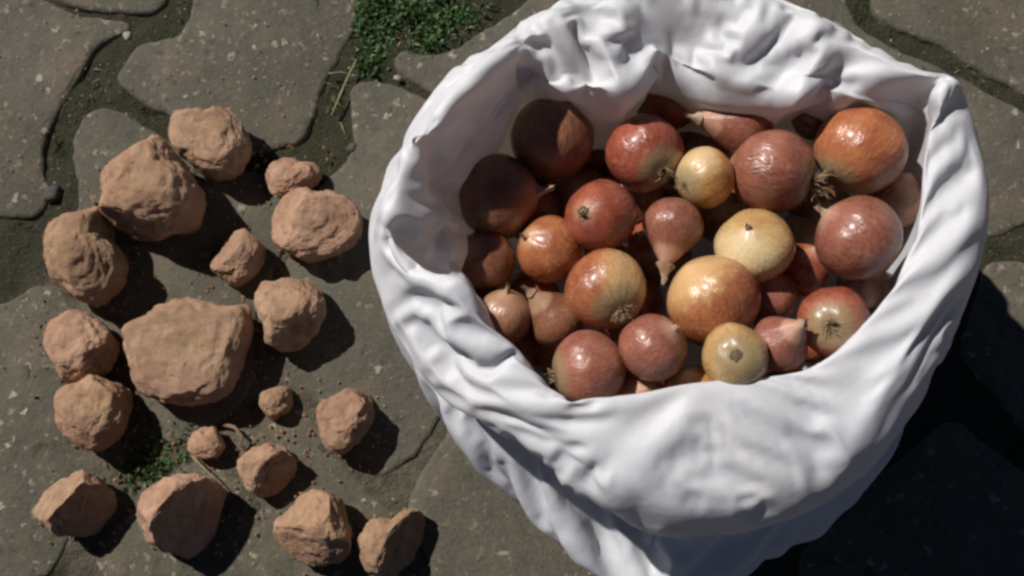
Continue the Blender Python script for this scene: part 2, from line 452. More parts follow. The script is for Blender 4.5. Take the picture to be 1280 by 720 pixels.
CLODS = [
 ([(212,165),(215,146),(232,138),(262,138),(302,140),(308,165),(310,185),(298,208),(272,221),(250,215),(238,200),(222,188)], .80, 1, 'square topped brown clod highest in the group, just above the smallest elongated one', [((0,0,1),.62)]),
 ([(328,222),(334,204),(352,198),(375,204),(398,205),(402,216),(392,230),(370,238),(345,245),(331,240)], .62, 2, 'small elongated peanut shaped clod above the two tone angular clod near sack', []),
 ([(132,245),(134,200),(150,172),(180,165),(208,178),(226,205),(245,225),(250,255),(240,280),(210,293),(175,298),(145,285),(124,262)], .86, 3, 'large rounded clod with a deep cleft, near the upper left of the group', []),
 ([(60,318),(70,280),(92,256),(118,250),(130,270),(130,295),(146,310),(150,345),(142,375),(110,380),(84,365),(66,345)], .80, 4, 'tall oblong clod on the left below the large cleft one', []),
 ([(333,285),(338,258),(356,240),(395,242),(430,248),(452,266),(450,290),(425,312),(395,322),(365,318),(345,305)], .72, 5, 'angular clod with a bright left face right beside the white sack', [((-.70,.15,.70),.62),((.20,-.20,.96),.42)]),
 ([(262,330),(278,308),(300,288),(318,292),(328,315),(320,340),(300,352),(284,356),(272,345)], .85, 6, 'small wedge shaped clod in the middle, up right of the big flat one', [((-.6,.35,.7),.5)]),
 ([(320,385),(324,360),(345,342),(380,340),(404,360),(404,390),(392,412),(375,432),(350,438),(332,428),(330,408)], .80, 7, 'roundish pitted clod touching the right corner of the big flat clod', []),
 ([(152,408),(180,398),(200,385),(220,375),(255,376),(285,386),(312,378),(312,405),(303,440),(292,470),(275,500),(250,504),(225,505),(195,500),(172,485),(164,455),(158,430)], .55, 8, 'largest clod with a broad flat pale top in the middle of the group', [((0,0,1),.40)]),
 ([(60,440),(64,410),(85,392),(115,390),(138,408),(143,440),(132,462),(105,474),(78,478),(62,462)], .80, 9, 'round pitted clod at left, directly left of the big flat clod', []),
 ([(72,510),(76,488),(100,478),(125,468),(150,470),(162,492),(158,520),(140,548),(118,565),(95,555),(78,538)], .80, 10, 'two lobed clod at left, touching the round one above it', []),
 ([(322,495),(332,486),(350,482),(366,486),(364,505),(350,520),(340,524),(328,512)], .75, 11, 'tiny crumb of clay just right below the big flat clod', []),
 ([(236,548),(242,537),(260,534),(276,540),(280,555),(272,570),(252,574),(238,566)], .80, 12, 'tiny round ochre clod beside the green grass', []),
 ([(396,510),(404,490),(425,482),(455,484),(468,500),(465,522),(450,545),(430,566),(412,562),(400,540)], .85, 13, 'triangular clod standing alone nearest the lower left of the sack', [((0,.2,1),.7)]),
 ([(298,595),(304,572),(325,558),(355,552),(378,560),(376,580),(365,605),(345,625),(325,622),(305,612)], .80, 14, 'clod with a ragged shaded edge between the tiny clods and the bottom row', [((.66,-.58,.48),.22)]),
 ([(40,632),(55,610),(80,592),(102,588),(125,605),(145,630),(148,655),(130,680),(105,676),(85,668),(60,658)], .80, 15, 'bottom left corner clod with a pale slanted face', [((-.5,.5,.7),.5),((.72,-.5,.45),.2)]),
 ([(172,650),(178,622),(205,600),(235,590),(266,600),(284,630),(288,665),(272,698),(245,706),(215,703),(184,686)], .92, 16, 'large clod in the bottom row with a curved lit edge and dark side', [((.74,-.48,.46),.10)]),
 ([(342,655),(362,635),(395,612),(420,622),(432,650),(440,680),(425,704),(400,708),(372,700),(352,680)], .88, 17, 'peaked clod in the bottom row between the large dark one and the rightmost', [((-.3,.6,.75),.6),((-.3,-.65,.7),.55)]),
 ([(450,672),(462,652),(490,648),(505,638),(522,640),(530,660),(528,685),(515,712),(490,722),(462,716),(452,695)], .88, 18, 'rightmost clod of the bottom row, cut by the picture edge', [((.75,-.35,.5),.32)]),
]
for ol, hf, sd, lb, fc in CLODS:
    clod(ol, hf, sd, lb, fc)

# ------------------------------------------------------------------ the white sack
SC = np.array([0.140, -0.030])                    # axis of the sack
NA = 540
TH = np.linspace(-math.pi, math.pi, NA, endpoint=False)
def loop(pts, sm=2.0):
    """closed loop of world points resampled by direction round the sack's axis"""
    P = np.array(pts); a = np.arctan2(P[:, 1] - SC[1], P[:, 0] - SC[0])
    i = np.argsort(a); a = a[i]; P = P[i]
    a3 = np.concatenate([a - 2 * math.pi, a, a + 2 * math.pi]); P3 = np.concatenate([P] * 3)
    out = np.stack([np.interp(TH, a3, P3[:, k]) for k in range(3)], 1)
    w = int(4 * sm) + 1
    k = np.exp(-0.5 * (np.arange(-w, w + 1) / sm) ** 2); k /= k.sum()
    return np.stack([np.convolve(np.concatenate([out[-w:, j], out[:, j], out[:w, j]]), k, 'valid') for j in range(3)], 1)
def W(lst): return [at(x, y, z) for x, y, z in lst]

C_PX = [(1156,230,0.292),(1152,290,0.290),(1122,350,0.288),(1085,400,0.286),(1050,440,0.284),(1010,465,0.282),(960,478,0.280),(910,474,0.282),(870,474,0.284),(810,490,0.284),(760,503,0.283),(720,507,0.282),(680,478,0.284),(640,440,0.286),(600,395,0.302),(575,362,0.304),
 (525,338,0.302),(494,305,0.299),(487,270,0.304),(500,232,0.312),(515,195,0.316),(532,165,0.319),(565,125,0.322),(612,86,0.324),(660,50,0.302),(710,20,0.302),(770,2,0.302),(850,-4,0.302),(930,4,0.302),(985,20,0.302),(1015,28,0.306),(1060,58,0.300),(1110,85,0.306),(1150,99,0.304),(1188,106,0.304),(1168,140,0.300),(1160,185,0.295)]
L_PX = [(1226,235,0.245),(1222,290,0.240),(1205,370,0.235),(1180,440,0.230),(1140,520,0.239),(1090,580,0.234),(1050,620,0.229),(1000,648,0.224),(940,664,0.219),(880,670,0.219),(820,664,0.219),(775,648,0.222),(735,615,0.226),(700,590,0.230),(640,548,0.236),(590,520,0.242),(545,487,0.232),(505,430,0.236),(480,375,0.240),(466,325,0.245),(458,285,0.250),(470,255,0.255),(484,232,0.260),(503,195,0.268),(520,152,0.275),(555,110,0.280),(610,65,0.285),(665,28,0.288),(715,0,0.290),(770,-20,0.290),(850,-28,0.290),(930,-18,0.290),(985,5,0.290),(1015,20,0.295),(1065,45,0.285),(1110,75,0.280),(1150,92,0.280),(1197,101,0.285),(1207,140,0.270),(1217,185,0.255)]
I_BACK = [(572,340,0.235),(570,300,0.235),(575,255,0.235),(602,200,0.240),(636,155,0.240),(666,108,0.255),(700,126,0.262),(760,137,0.262),(785,133,0.274),(812,92,0.257),(850,106,0.257),(900,126,0.262),(985,137,0.267),(1006,120,0.262),(1050,136,0.262),(1100,146,0.245),(1146,158,0.245)]
B_PX = [(1200,300,.15),(1170,420,.14),(1130,540,.13),(1080,612,.125),(1010,668,.12),(930,712,.115),(880,742,.11),(800,768,.11),(724,716,.115),(684,655,.125),(640,605,.135),(582,548,.145),(530,482,.155),(497,412,.165),(478,352,.17),(500,300,.17),(560,200,.16),(640,120,.16),(740,70,.16),(850,50,.16),(1000,70,.16),(1110,130,.16),(1170,200,.155)]
Lc = loop(W(C_PX)); Ll = loop(W(L_PX)); Lb = loop(W(B_PX), 5)
rad = np.stack([np.cos(TH), np.sin(TH), 0 * TH], 1)
# inner wall: traced where it shows (back and left), dropping straight down behind the front rim
front = []
for i in range(0, NA, 12):
    deg = math.degrees(TH[i])
    if -128 < deg < 27: front.append(Lc[i] + rad[i] * 0.022 + np.array([0, 0, -0.06]))
Li = loop(W(I_BACK) + front, 1.6)
La = Li.copy(); La[:, :2] = SC + (Li[:, :2] - SC) * 0.98; La[:, 2] = 0.10
LA0 = La.copy(); LA0[:, :2] = SC + (Li[:, :2] - SC) * 0.93; LA0[:, 2] = 0.02
Lm = 0.52 * Lc + 0.48 * Ll; fr_ = 0.5 - 0.5 * np.sin(TH - math.radians(40)); fr_ = sstep(0.35, 0.75, fr_)   # 1 at the front and right, 0 at the back and left
Lm[:, 2] = (0.62 + .12 * fr_) * Lc[:, 2] + (0.38 - .12 * fr_) * Ll[:, 2] + 0.002 + 0.011 * fr_
Lq = 0.45 * Lc + 0.55 * Li; Lq[:, 2] += 0.004           # inner wall between rim and onions
Lt = Ll - rad * (0.030 - 0.012 * fr_)[:, None] + np.array([0, 0, -0.014])
Lu = 0.62 * Lt + 0.38 * Lb - rad * 0.004; Lu[:, 2] = 0.5 * (Lt[:, 2] + Lb[:, 2])
Lg = np.stack([0.135 + 0.165 * np.cos(TH), -0.075 + 0.165 * np.sin(TH), 0 * TH + 0.004], 1)
Lh = 0.45 * Lb + 0.55 * Lg; Lh[:, 2] = 0.055; Lh += rad * 0.012

def spline(loops, sub):
    """Catmull-Rom through the loops"""
    L = [2 * loops[0] - loops[1]] + loops + [2 * loops[-1] - loops[-2]]
    rows, vv = [], []
    for k in range(1, len(L) - 2):
        s = sub[k - 1]
        for j in range(s):
            t = j / s
            p0, p1, p2, p3 = L[k - 1], L[k], L[k + 1], L[k + 2]
            rows.append(0.5 * (2 * p1 + (p2 - p0) * t + (2 * p0 - 5 * p1 + 4 * p2 - p3) * t * t + (3 * p1 - p0 - 3 * p2 + p3) * t ** 3)); vv.append(k - 1 + t)
    rows.append(L[-2]); vv.append(len(loops) - 1)
    return np.array(rows), np.array(vv)

def normals_of(G):
    du = np.roll(G, -1, 1) - np.roll(G, 1, 1); dv = np.gradient(G, axis=0)
    n = np.cross(du, dv); n /= np.linalg.norm(n, axis=2)[:, :, None] + 1e-12
    return n

def seg_dist(P, a, b):
    ab = b - a; t = np.clip(((P - a) @ ab) / (ab @ ab), 0, 1)
    return np.linalg.norm(P - (a + t[..., None] * ab), axis=-1), t

def tri(x): return 2 * np.abs(x - np.floor(x + 0.5))

def crumple(G, N, v, amp):
    """creased film: bands of sharp folds in several directions, each band patchy"""
    Hh, Ww, _ = G.shape
    out = np.zeros((Hh, Ww)); P = G.reshape(-1, 3)
    for k in range(10):
        d = rng.normal(size=3); d /= np.linalg.norm(d)
        fr = rng.uniform(9, 26); off = rng.normal(size=3) * 5
        ns = np.array([noise.noise(Vector(p * 9 + off)) for p in P[:: 1]])
        mk = np.clip(ns * 2.2 - 0.15, 0, 1)
        ph = P @ d * fr + 0.7 * ns
        out += ((0.8 * (tri(ph) ** 1.4 - 0.5) + 0.25 * tri(ph) ** 5) * mk).reshape(Hh, Ww) / (fr / 20)
    return out * amp

def relax_film(X, T, exu, exv, iters, pull, bend, seed):
    """inextensible film: the sheet is a little longer than the shape it wraps, so it buckles into folds"""
    r_ = np.random.default_rng(seed); R_, C_, _ = X.shape
    lu = np.linalg.norm(np.roll(T, -1, 1) - T, axis=2) * exu
    lv = np.linalg.norm(T[1:] - T[:-1], axis=2) * exv
    d1 = np.sqrt(0.25 * (lu[1:] + lu[:-1]) ** 2 + 0.25 * (lv + np.roll(lv, -1, 1)) ** 2)
    ce = np.arange(0, C_, 2); co = np.arange(1, C_, 2)
    re_ = np.arange(0, R_ - 1, 2); ro = np.arange(1, R_ - 1, 2)
    pl = np.full((R_, 1, 1), pull); pl[:2] = 0.5; pl[-2:] = 0.5
    def con(A, B, L, k):
        d = B - A; n = np.linalg.norm(d, axis=-1) + 1e-9
        return d * (0.5 * k * (n - L) / n)[..., None]
    for it in range(iters):
        for cs in (ce, co):
            cn = (cs + 1) % C_
            m = con(X[:, cs], X[:, cn], lu[:, cs], 0.9); X[:, cs] += m; X[:, cn] -= m
        for rs in (re_, ro):
            m = con(X[rs], X[rs + 1], lv[rs], 0.9); X[rs] += m; X[rs + 1] -= m
            for sh in (1, -1):
                B = np.roll(X[rs + 1], -sh, 1)
                L = d1[rs] if sh == 1 else np.roll(d1[rs], 1, 1)
                m = con(X[rs], B, L, 0.35); X[rs] += m; X[rs + 1] -= np.roll(m, sh, 1)
        if bend:
            lap = 0.5 * (np.roll(X, 1, 1) + np.roll(X, -1, 1)) - X
            lv2 = np.zeros_like(X); lv2[1:-1] = 0.5 * (X[2:] + X[:-2]) - X[1:-1]
            X += bend * (lap + lv2)
        X += (T - X) * pl
    return X

def up2(X, rows, cols):
    """cubic resampling of a ring of rows"""
    def cub(A, n, per):
        m = A.shape[0]
        t = np.arange(n) * (m / n) if per else np.linspace(0, m - 1, n)
        i = np.floor(t).astype(int); f = (t - i).reshape(-1, *([1] * (A.ndim - 1)))
        g = (lambda k: A[(i + k) % m]) if per else (lambda k: A[np.clip(i + k, 0, m - 1)])
        p0, p1, p2, p3 = g(-1), g(0), g(1), g(2)
        return p1 + 0.5 * f * (p2 - p0 + f * (2 * p0 - 5 * p1 + 4 * p2 - p3 + f * (3 * (p1 - p2) + p3 - p0)))
    Y = cub(X, rows, False)
    return cub(Y.transpose(1, 0, 2), cols, True).transpose(1, 0, 2)

def drape(G, S, ex1, ex2):
    R_, C_, _ = G.shape
    rc = (R_ + 1) // 2
    Tc = up2(S, rc, C_ // 3); Xc = Tc.copy()
    off = np.array([noise.noise(Vector(p * 13)) + .4 * noise.noise(Vector(p * 30)) for p in Tc.reshape(-1, 3)]).reshape(rc, -1, 1)
    Xc += normals_of(Tc) * off * 0.009
    ex = (ex1 - (ex1 - 1.010) * fr_[::3])[None, :]
    Xc = relax_film(Xc, Tc, ex, ex, 150, 0.0035, 0.030, 3)
    Tf = up2(Xc, R_, C_)                                    # finer, sharper creases on top of the big folds
    off = np.array([noise.noise(Vector((p[0] * 34, p[1] * 34, p[2] * 34))) for p in Tf.reshape(-1, 3)]).reshape(R_, -1, 1)
    e2 = (ex2 - (ex2 - 1.002) * fr_)[None, :]
    Xf = relax_film(Tf + normals_of(Tf) * off * 0.0015, Tf, e2, e2, 45, 0.004, 0.008, 4)
    return Xf

def grid_object(name, G, v, mat, parent, cap=False):
    Hh, Ww, _ = G.shape
    verts = G.reshape(-1, 3).tolist()
    faces = [(r * Ww + c, r * Ww + (c + 1) % Ww, (r + 1) * Ww + (c + 1) % Ww, (r + 1) * Ww + c) for r in range(Hh - 1) for c in range(Ww)]
    if cap: faces.append(tuple((Hh - 1) * Ww + c for c in range(Ww)))
    o = mesh_from(name, verts, faces, mat, parent)
    uvl = o.data.uv_layers.new(name='UVMap')
    li = np.zeros(len(o.data.loops), dtype=np.int32); o.data.loops.foreach_get('vertex_index', li)
    uv = np.stack([(li % Ww) / Ww, (li // Ww) / Hh], 1).astype(np.float32)
    uvl.data.foreach_set('uv', uv.ravel())
    return o

sack = empty('woven_sack', (0.135, -0.075, 0)); tag(sack, 'open white woven plastic sack with rolled down rim, full of onions', 'sack')
INV = Matrix.Translation((-0.135, 0.075, 0))
Ln = 0.16 * Lc + 0.84 * Ll; Ln[:, 2] = (0.30 + .28 * fr_) * Lc[:, 2] + (0.70 - .28 * fr_) * Ll[:, 2] + 0.006 * fr_
RIM, RV = spline([LA0, La, Li, Lq, Lc, Lm, Ln, Ll, Lt], [3, 10, 14, 14, 16, 14, 10, 8])
RV = np.where(RV <= 5, RV, np.where(RV <= 7, 5 + (RV - 5) / 2, RV - 1))
Nn = normals_of(RIM)
# make the normals of the film point outward (up on the rolled rim)
mid_row = int(np.argmin(np.abs(RV - 5)))
if Nn[mid_row, :, 2].mean() < 0: Nn = -Nn
PX = project(RIM.reshape(-1, 3)).reshape(RIM.shape[0], NA, 2)
disp = crumple(RIM, Nn, RV, 0.0022) * (1 - .35 * fr_)[None, :] * sstep(1.5, 2.6, RV)[:, None]
# single folds seen in the photograph: pixel line, half width in px, height in m, part of the film (4 = rim crest, 6 = lip)
FOLDS = [
 # back wall
 ([(790,-5),(752,50),(776,128)], 13, .009, 2.0, 5.0), ([(750,0),(735,60),(752,130)], 14, -.006, 2.0, 5.0),
 ([(830,40),(806,92),(784,132)], 10, .007, 2.0, 4.2), ([(905,20),(855,70),(850,104)], 18, -.007, 2.0, 4.6),
 ([(960,30),(880,92)], 13, .008, 2.0, 4.4), ([(1016,28),(1014,80),(984,130)], 12, .010, 2.0, 5.0), ([(1000,70),(950,128)], 12, -.007, 2.0, 4.2),
 ([(1048,60),(1060,130)], 20, -.004, 2.0, 4.4), ([(1090,80),(1100,140)], 12, .004, 2.0, 4.4), ([(1195,103),(1150,143)], 8, .010, 3.0, 5.4),
 ([(668,48),(666,110)], 11, -.011, 2.0, 4.6), ([(700,20),(700,70),(725,128)], 14, .005, 2.0, 4.6),
 # left wall
 ([(690,30),(640,70),(570,120),(548,165)], 16, .006, 2.6, 5.4), ([(640,80),(600,130),(590,190)], 20, -.004, 2.0, 4.0),
 ([(530,160),(545,215),(578,268)], 9, -.012, 2.0, 4.8), ([(512,180),(532,240),(560,290)], 11, .008, 2.0, 4.8),
 ([(488,250),(530,280),(590,332)], 13, .008, 2.0, 4.8), ([(484,290),(520,328),(565,342)], 9, -.010, 2.2, 5.0),
 ([(592,332),(562,352),(572,415),(622,462)], 11, .008, 3.2, 5.6), ([(545,352),(546,420),(572,470)], 12, -.005, 4.0, 6.0),
 # front and lip
 ([(500,400),(560,480),(650,545),(740,612),(800,650)], 8, .006, 5.0, 6.6), ([(520,400),(585,480),(670,535),(750,590)], 8, -.006, 4.6, 6.4),
 ([(545,430),(610,490),(700,540),(770,590)], 8, .005, 4.4, 6.2), ([(560,480),(640,550),(700,605),(770,650)], 7, -.006, 5.0, 6.6),
 ([(600,470),(660,505),(800,515)], 10, .004, 4.0, 6.0), ([(700,525),(800,535)], 10, -.004, 4.0, 5.8),
 ([(870,515),(805,575),(752,628)], 15, .004, 4.0, 6.4), ([(690,560),(728,596),(775,580)], 12, -.003, 4.4, 6.2), ([(700,585),(730,604),(772,598)], 6, .005, 4.4, 6.4),
 ([(740,648),(800,662),(880,664)], 6, .005, 5.3, 6.6), 
 
 ([(1022,468),(1014,540),(1032,612)], 7, -.005, 4.0, 6.3), ([(1014,540),(1042,536),(1066,588)], 8, .004, 4.6, 6.3),
 # right
 ([(1224,240),(1185,340),(1120,460),(1060,560)], 12, .006, 4.4, 6.3), ([(1215,215),(1165,250)], 12, -.005, 4.0, 6.0), ([(1170,160),(1185,230),(1160,320)], 14, -.003, 4.0, 6.0),
]
def fold(PX, V, folds):
    out = np.zeros(PX.shape[:2])
    for pl, hw, hgt, v0, v1 in folds:
        d = np.full(PX.shape[:2], 1e9); fade = np.ones(PX.shape[:2])
        pl = [np.array(p, float) for p in pl]
        for k in range(len(pl) - 1):
            dd, tt = seg_dist(PX, pl[k], pl[k + 1])
            g = (k + tt) / (len(pl) - 1)
            fd = np.clip(np.minimum(g, 1 - g) * 5 + 0.25, 0, 1)
            upd = dd < d; d = np.where(upd, dd, d); fade = np.where(upd, fd, fade)
        win = (sstep(v0 - .25, v0 + .1, V) * (1 - sstep(v1 - .1, v1 + .25, V)))[:, None]
        out += np.clip(1.06 - np.sqrt((d / (2.1 * hw)) ** 2 + .004), 0, 1) * fade * hgt * win       # flat flanks meeting in a crease
    return out
disp += fold(PX, RV, FOLDS)
RIM2 = drape(RIM, RIM + Nn * disp[:, :, None], 1.040, 1.008)
rim = grid_object('rolled_rim', RIM2 - np.array([0.135, -0.075, 0]), RV, M_SACK, sack)
BOD, BV = spline([Lt, Lu, Lb, Lh, Lg], [8, 16, 14, 10])
Nb = normals_of(BOD)
if ((Nb[20] * rad).sum(1)).mean() < 0: Nb = -Nb
db = crumple(BOD, Nb, BV, 0.003)
# gathers hanging from the rim down the side of the bag
ga = np.zeros(NA)
for k in range(5):
    ga += (tri(TH / (2 * math.pi) * rng.integers(9, 34) + 0.9 * np.sin(TH * rng.integers(1, 4) + rng.uniform(0, 6))) - 0.5) * 0.0055 * np.clip(np.sin(TH * rng.integers(1, 3) + rng.uniform(0, 6)) + .2, 0, 1)
db = db + (ga[None, :] + 0.0) * (sstep(0.1, 0.8, BV) * (1 - 0.6 * sstep(2.2, 4, BV)))[:, None]
db *= (sstep(0, 0.4, BV) * (1 - sstep(3.4, 4.0, BV)))[:, None]
PXB = project(BOD.reshape(-1, 3)).reshape(BOD.shape[0], NA, 2)
db += fold(PXB, BV, [
 ([(725,600),(765,665),(830,730)], 34, -.030, 0.2, 3.0),
 ([(520,480),(600,575),(680,655),(750,735)], 9, .007, 0.5, 3.2), ([(535,480),(615,570),(700,645),(770,720)], 8, -.007, 0.4, 3.2),
 ([(600,545),(680,610),(745,690)], 8, .006, 0.3, 3.0), ([(640,570),(700,622),(760,690)], 7, -.006, 0.3, 3.0),
 ([(690,640),(760,680),(850,705)], 8, .006, 0.4, 3.0), ([(700,665),(770,700)], 6, -.006, 0.4, 3.0),
 ([(830,702),(890,700),(950,688)], 6, .006, 0.3, 3.2), ([(1000,690),(1080,640),(1140,570)], 14, .005, 0.3, 3.2)])
BOD2 = drape(BOD, BOD + Nb * db[:, :, None], 1.040, 1.008)
BOD2[:, :, 2] = np.maximum(BOD2[:, :, 2], 0.004)
body = grid_object('bag_body', BOD2 - np.array([0.135, -0.075, 0]), BV, M_SACK, sack, cap=True)

# ------------------------------------------------------------------ onions
def mat_onion(name, skin, shade, pale, patch_dir=None, patch_amt=0.0, patch_at=0.2, root=(0.30, 0.24, 0.13), gloss=0.34, flaky=0.3, seed=0.0):
    t = NT(name)
    c = t.n('TexCoord').outputs['Object']                  # object space: unit radius about 1, +z is the neck
    sp = t.n('SeparateXYZ'); t.l(c, sp.inputs[0])
    fl = t.n('CombineXYZ'); t.l(sp.outputs[0], fl.inputs[0]); t.l(sp.outputs[1], fl.inputs[1])
    nz = t.n('VectorMath', operation='NORMALIZE'); t.l(fl.outputs[0], nz.inputs[0])
    cz = t.n('CombineXYZ'); cz.inputs[2].default_value = 1; t.l(t.math('MULTIPLY_ADD', sp.outputs[2], 0.35, seed), cz.inputs[2])
    ad = t.n('VectorMath', operation='ADD'); t.l(nz.outputs[0], ad.inputs[0]); t.l(cz.outputs[0], ad.inputs[1])
    st = t.noise(ad.outputs[0], 11, 3, 0.6); st2 = t.noise(ad.outputs[0], 30, 2, 0.6)
    mp = t.n('Mapping'); mp.inputs['Location'].default_value = (seed, seed * 2, seed * 3); t.l(c, mp.inputs[0])
    bl = t.noise(mp.outputs[0], 1.6, 4, 0.6); bl2 = t.noise(mp.outputs[0], 5.0, 4, 0.65)
    col = t.mix(t.ramp(bl, [(0.35, 0.0), (0.65, 1.0)]), shade, skin)  # random blotches of a darker skin tone
    col = t.mix(t.math('MULTIPLY', t.ramp(st, [(0.50, 0.0), (0.70, 1.0)]), 0.45), col, tuple(x * 0.55 for x in shade))
    col = t.mix(t.math('MULTIPLY', t.ramp(st2, [(0.52, 0.0), (0.72, 1.0)]), 0.25), col, pale)
    col = t.mix(t.math('MULTIPLY', t.ramp(bl2, [(0.56, 0.0), (0.70, 1.0)]), flaky), col, pale)
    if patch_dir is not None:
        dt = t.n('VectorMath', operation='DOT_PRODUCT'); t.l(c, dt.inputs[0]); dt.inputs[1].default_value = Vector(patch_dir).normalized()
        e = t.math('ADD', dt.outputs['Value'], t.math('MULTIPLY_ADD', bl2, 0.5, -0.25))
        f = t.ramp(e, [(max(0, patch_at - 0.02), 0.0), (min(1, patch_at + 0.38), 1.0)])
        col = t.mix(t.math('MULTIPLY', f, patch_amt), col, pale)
    # both ends of the bulb are paler and fibrous
    rf = t.ramp(t.math('MULTIPLY_ADD', sp.outputs[2], -1.0, t.math('MULTIPLY_ADD', st, 0.25, -0.12)), [(0.66, 0.0), (0.86, 1.0)])
    col = t.mix(t.math('MULTIPLY', rf, 0.75), col, root)
    nf = t.ramp(t.math('ADD', sp.outputs[2], t.math('MULTIPLY_ADD', st, 0.3, -0.15)), [(0.86, 0.0), (1.0, 1.0)])
    col = t.mix(t.math('MULTIPLY', nf, 0.6), col, tuple(min(1, x * 1.1 + 0.03) for x in pale))
    h = t.math('ADD', t.math('MULTIPLY', st, 0.7), t.math('MULTIPLY', st2, 0.25))
    h = t.math('ADD', h, t.math('MULTIPLY', bl2, 0.35))
    nrm = t.bump(h, 0.20, 0.05)
    rg = t.math('MULTIPLY_ADD', bl2, 0.25, gloss - 0.1)
    return t.done(t.bsdf(col, rg, nrm, Specular_IOR_Level=0.5, Coat_Weight=0.35, Coat_Roughness=0.25).outputs[0])

PAL = {  # skin, darker skin, pale dry skin
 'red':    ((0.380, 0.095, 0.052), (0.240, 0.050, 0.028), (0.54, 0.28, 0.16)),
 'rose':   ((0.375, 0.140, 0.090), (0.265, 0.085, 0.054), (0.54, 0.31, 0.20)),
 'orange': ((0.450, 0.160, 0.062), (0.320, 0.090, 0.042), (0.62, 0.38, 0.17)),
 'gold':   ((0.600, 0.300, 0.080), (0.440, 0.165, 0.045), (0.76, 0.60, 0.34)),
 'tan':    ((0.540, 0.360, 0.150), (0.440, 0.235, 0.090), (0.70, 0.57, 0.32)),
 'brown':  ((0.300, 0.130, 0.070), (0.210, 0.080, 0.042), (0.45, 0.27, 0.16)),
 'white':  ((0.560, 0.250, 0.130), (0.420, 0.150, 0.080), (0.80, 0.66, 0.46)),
}
M_NECK = mat_simple('papery_onion_neck', (0.42, 0.27, 0.155), 0.7, 0.35, 140, 0.25)
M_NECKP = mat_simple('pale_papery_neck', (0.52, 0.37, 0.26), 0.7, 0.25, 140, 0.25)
M_ROOT = mat_simple('dry_onion_roots', (0.36, 0.27, 0.16), 0.9, 0.35, 200)
M_ROOTD = mat_simple('dark_root_plate', (0.12, 0.085, 0.052), 0.95, 0.5, 200)

def onion_profile(kind):
    """(height, radius) pairs from root to neck for a bulb of radius one"""
    n = 26; out = []
    for i in range(n + 1):
        a = -math.pi / 2 + math.pi * i / n
        z = math.sin(a); r = max(0.0, math.cos(a))
        if kind == 'round':
            rr = r ** 0.94; zz = z * 0.95
            if a > 0.9: k = (a - 0.9) / 0.67; rr *= 1 - 0.10 * k; zz += 0.10 * k * k
        elif kind == 'flat':
            rr = r ** 0.85; zz = z * 0.74
            if a > 1.0: k = (a - 1.0) / 0.57; zz += 0.10 * k * k
        elif kind == 'point':
            rr = r; zz = z * 0.95
            if a > 0.25:
                k = (a - 0.25) / 1.32; rr = r * (1 - 0.38 * k) + 0.05 * k; zz += 0.62 * k ** 2
        if a < -1.25: k = (-1.25 - a) / 0.32; zz += 0.05 * k
        out.append((zz, max(rr, 0.0)))
    return out

def onion_mesh(kind, seed, seg=36):
    pr = onion_profile(kind); V = []; Fc = []
    sv = Vector((seed * 2.3, seed * 5.7, seed))
    for i, (z, r) in enumerate(pr):
        for s in range(seg):
            a = 2 * math.pi * s / seg
            q = Vector((math.cos(a), math.sin(a), z * 0.6))
            k = 1 + 0.075 * noise.noise(q * 1.1 + sv) + 0.022 * noise.noise(Vector((math.cos(a) * 3.2, math.sin(a) * 3.2, z * .5)) + sv)
            V.append((r * k * math.cos(a), r * k * math.sin(a), z))
    for i in range(len(pr) - 1):
        for s in range(seg):
            j = (s + 1) % seg
            Fc.append((i * seg + s, i * seg + j, (i + 1) * seg + j, (i + 1) * seg + s))
    return V, Fc, pr[-1][0], pr[0][0]

def neck_mesh(length, rad, seed, bend=0.0, flare=1.0):
    """dry twisted neck: a ragged tapering tube"""
    seg, rows = 12, 7; V = []; Fc = []
    rr = random.Random(seed)
    tip = [rr.uniform(0.6, 1.25) for _ in range(seg)]
    for i in range(rows + 1):
        t = i / rows
        w = rad * (1.9 * (1 - t) ** 2.2 + 0.55 + 0.35 * flare * max(0, t - .6))
        for s in range(seg):
            a = 2 * math.pi * s / seg + t * 0.7
            k = w * (1 + 0.28 * math.sin(3 * a + seed) * (0.3 + t))
            V.append((k * math.cos(a) + bend * t * t, k * math.sin(a) + 0.4 * bend * t * t, -0.10 + length * t * (tip[s] if t > .7 else 1)))
    for i in range(rows):
        for s in range(seg):
            j = (s + 1) % seg
            Fc.append((i * seg + s, i * seg + j, (i + 1) * seg + j, (i + 1) * seg + s))
    return V, Fc

def strands(n, length, spread, thick, seed):
    """curly dry rootlets"""
    rr = random.Random(seed); V = []; Fc = []
    for _ in range(n):
        a = rr.uniform(0, 2 * math.pi); ra = rr.uniform(0, 0.10)
        p = Vector((ra * math.cos(a), ra * math.sin(a), 0.04))
        d = Vector((math.cos(a) * spread * rr.uniform(.3, 1.2), math.sin(a) * spread * rr.uniform(.3, 1.2), -1)).normalized()
        L = length * rr.uniform(.5, 1.2); k = 6
        base = len(V)
        for i in range(k + 1):
            side = d.cross(Vector((0.3, 0.2, 1))).normalized(); up = side.cross(d)
            w = thick * (1 - 0.6 * i / k)
            for q in range(3):
                b = q * 2.094
                V.append(tuple(p + side * (w * math.cos(b)) + up * (w * math.sin(b))))
            p = p + d * (L / k)
            d = (d + Vector((rr.gauss(0, .32), rr.gauss(0, .32), rr.gauss(0, .22)))).normalized()
        for i in range(k):
            for q in range(3):
                r = (q + 1) % 3
                Fc.append((base + i * 3 + q, base + i * 3 + r, base + i * 3 + 3 + r, base + i * 3 + 3 + q))
    return V, Fc

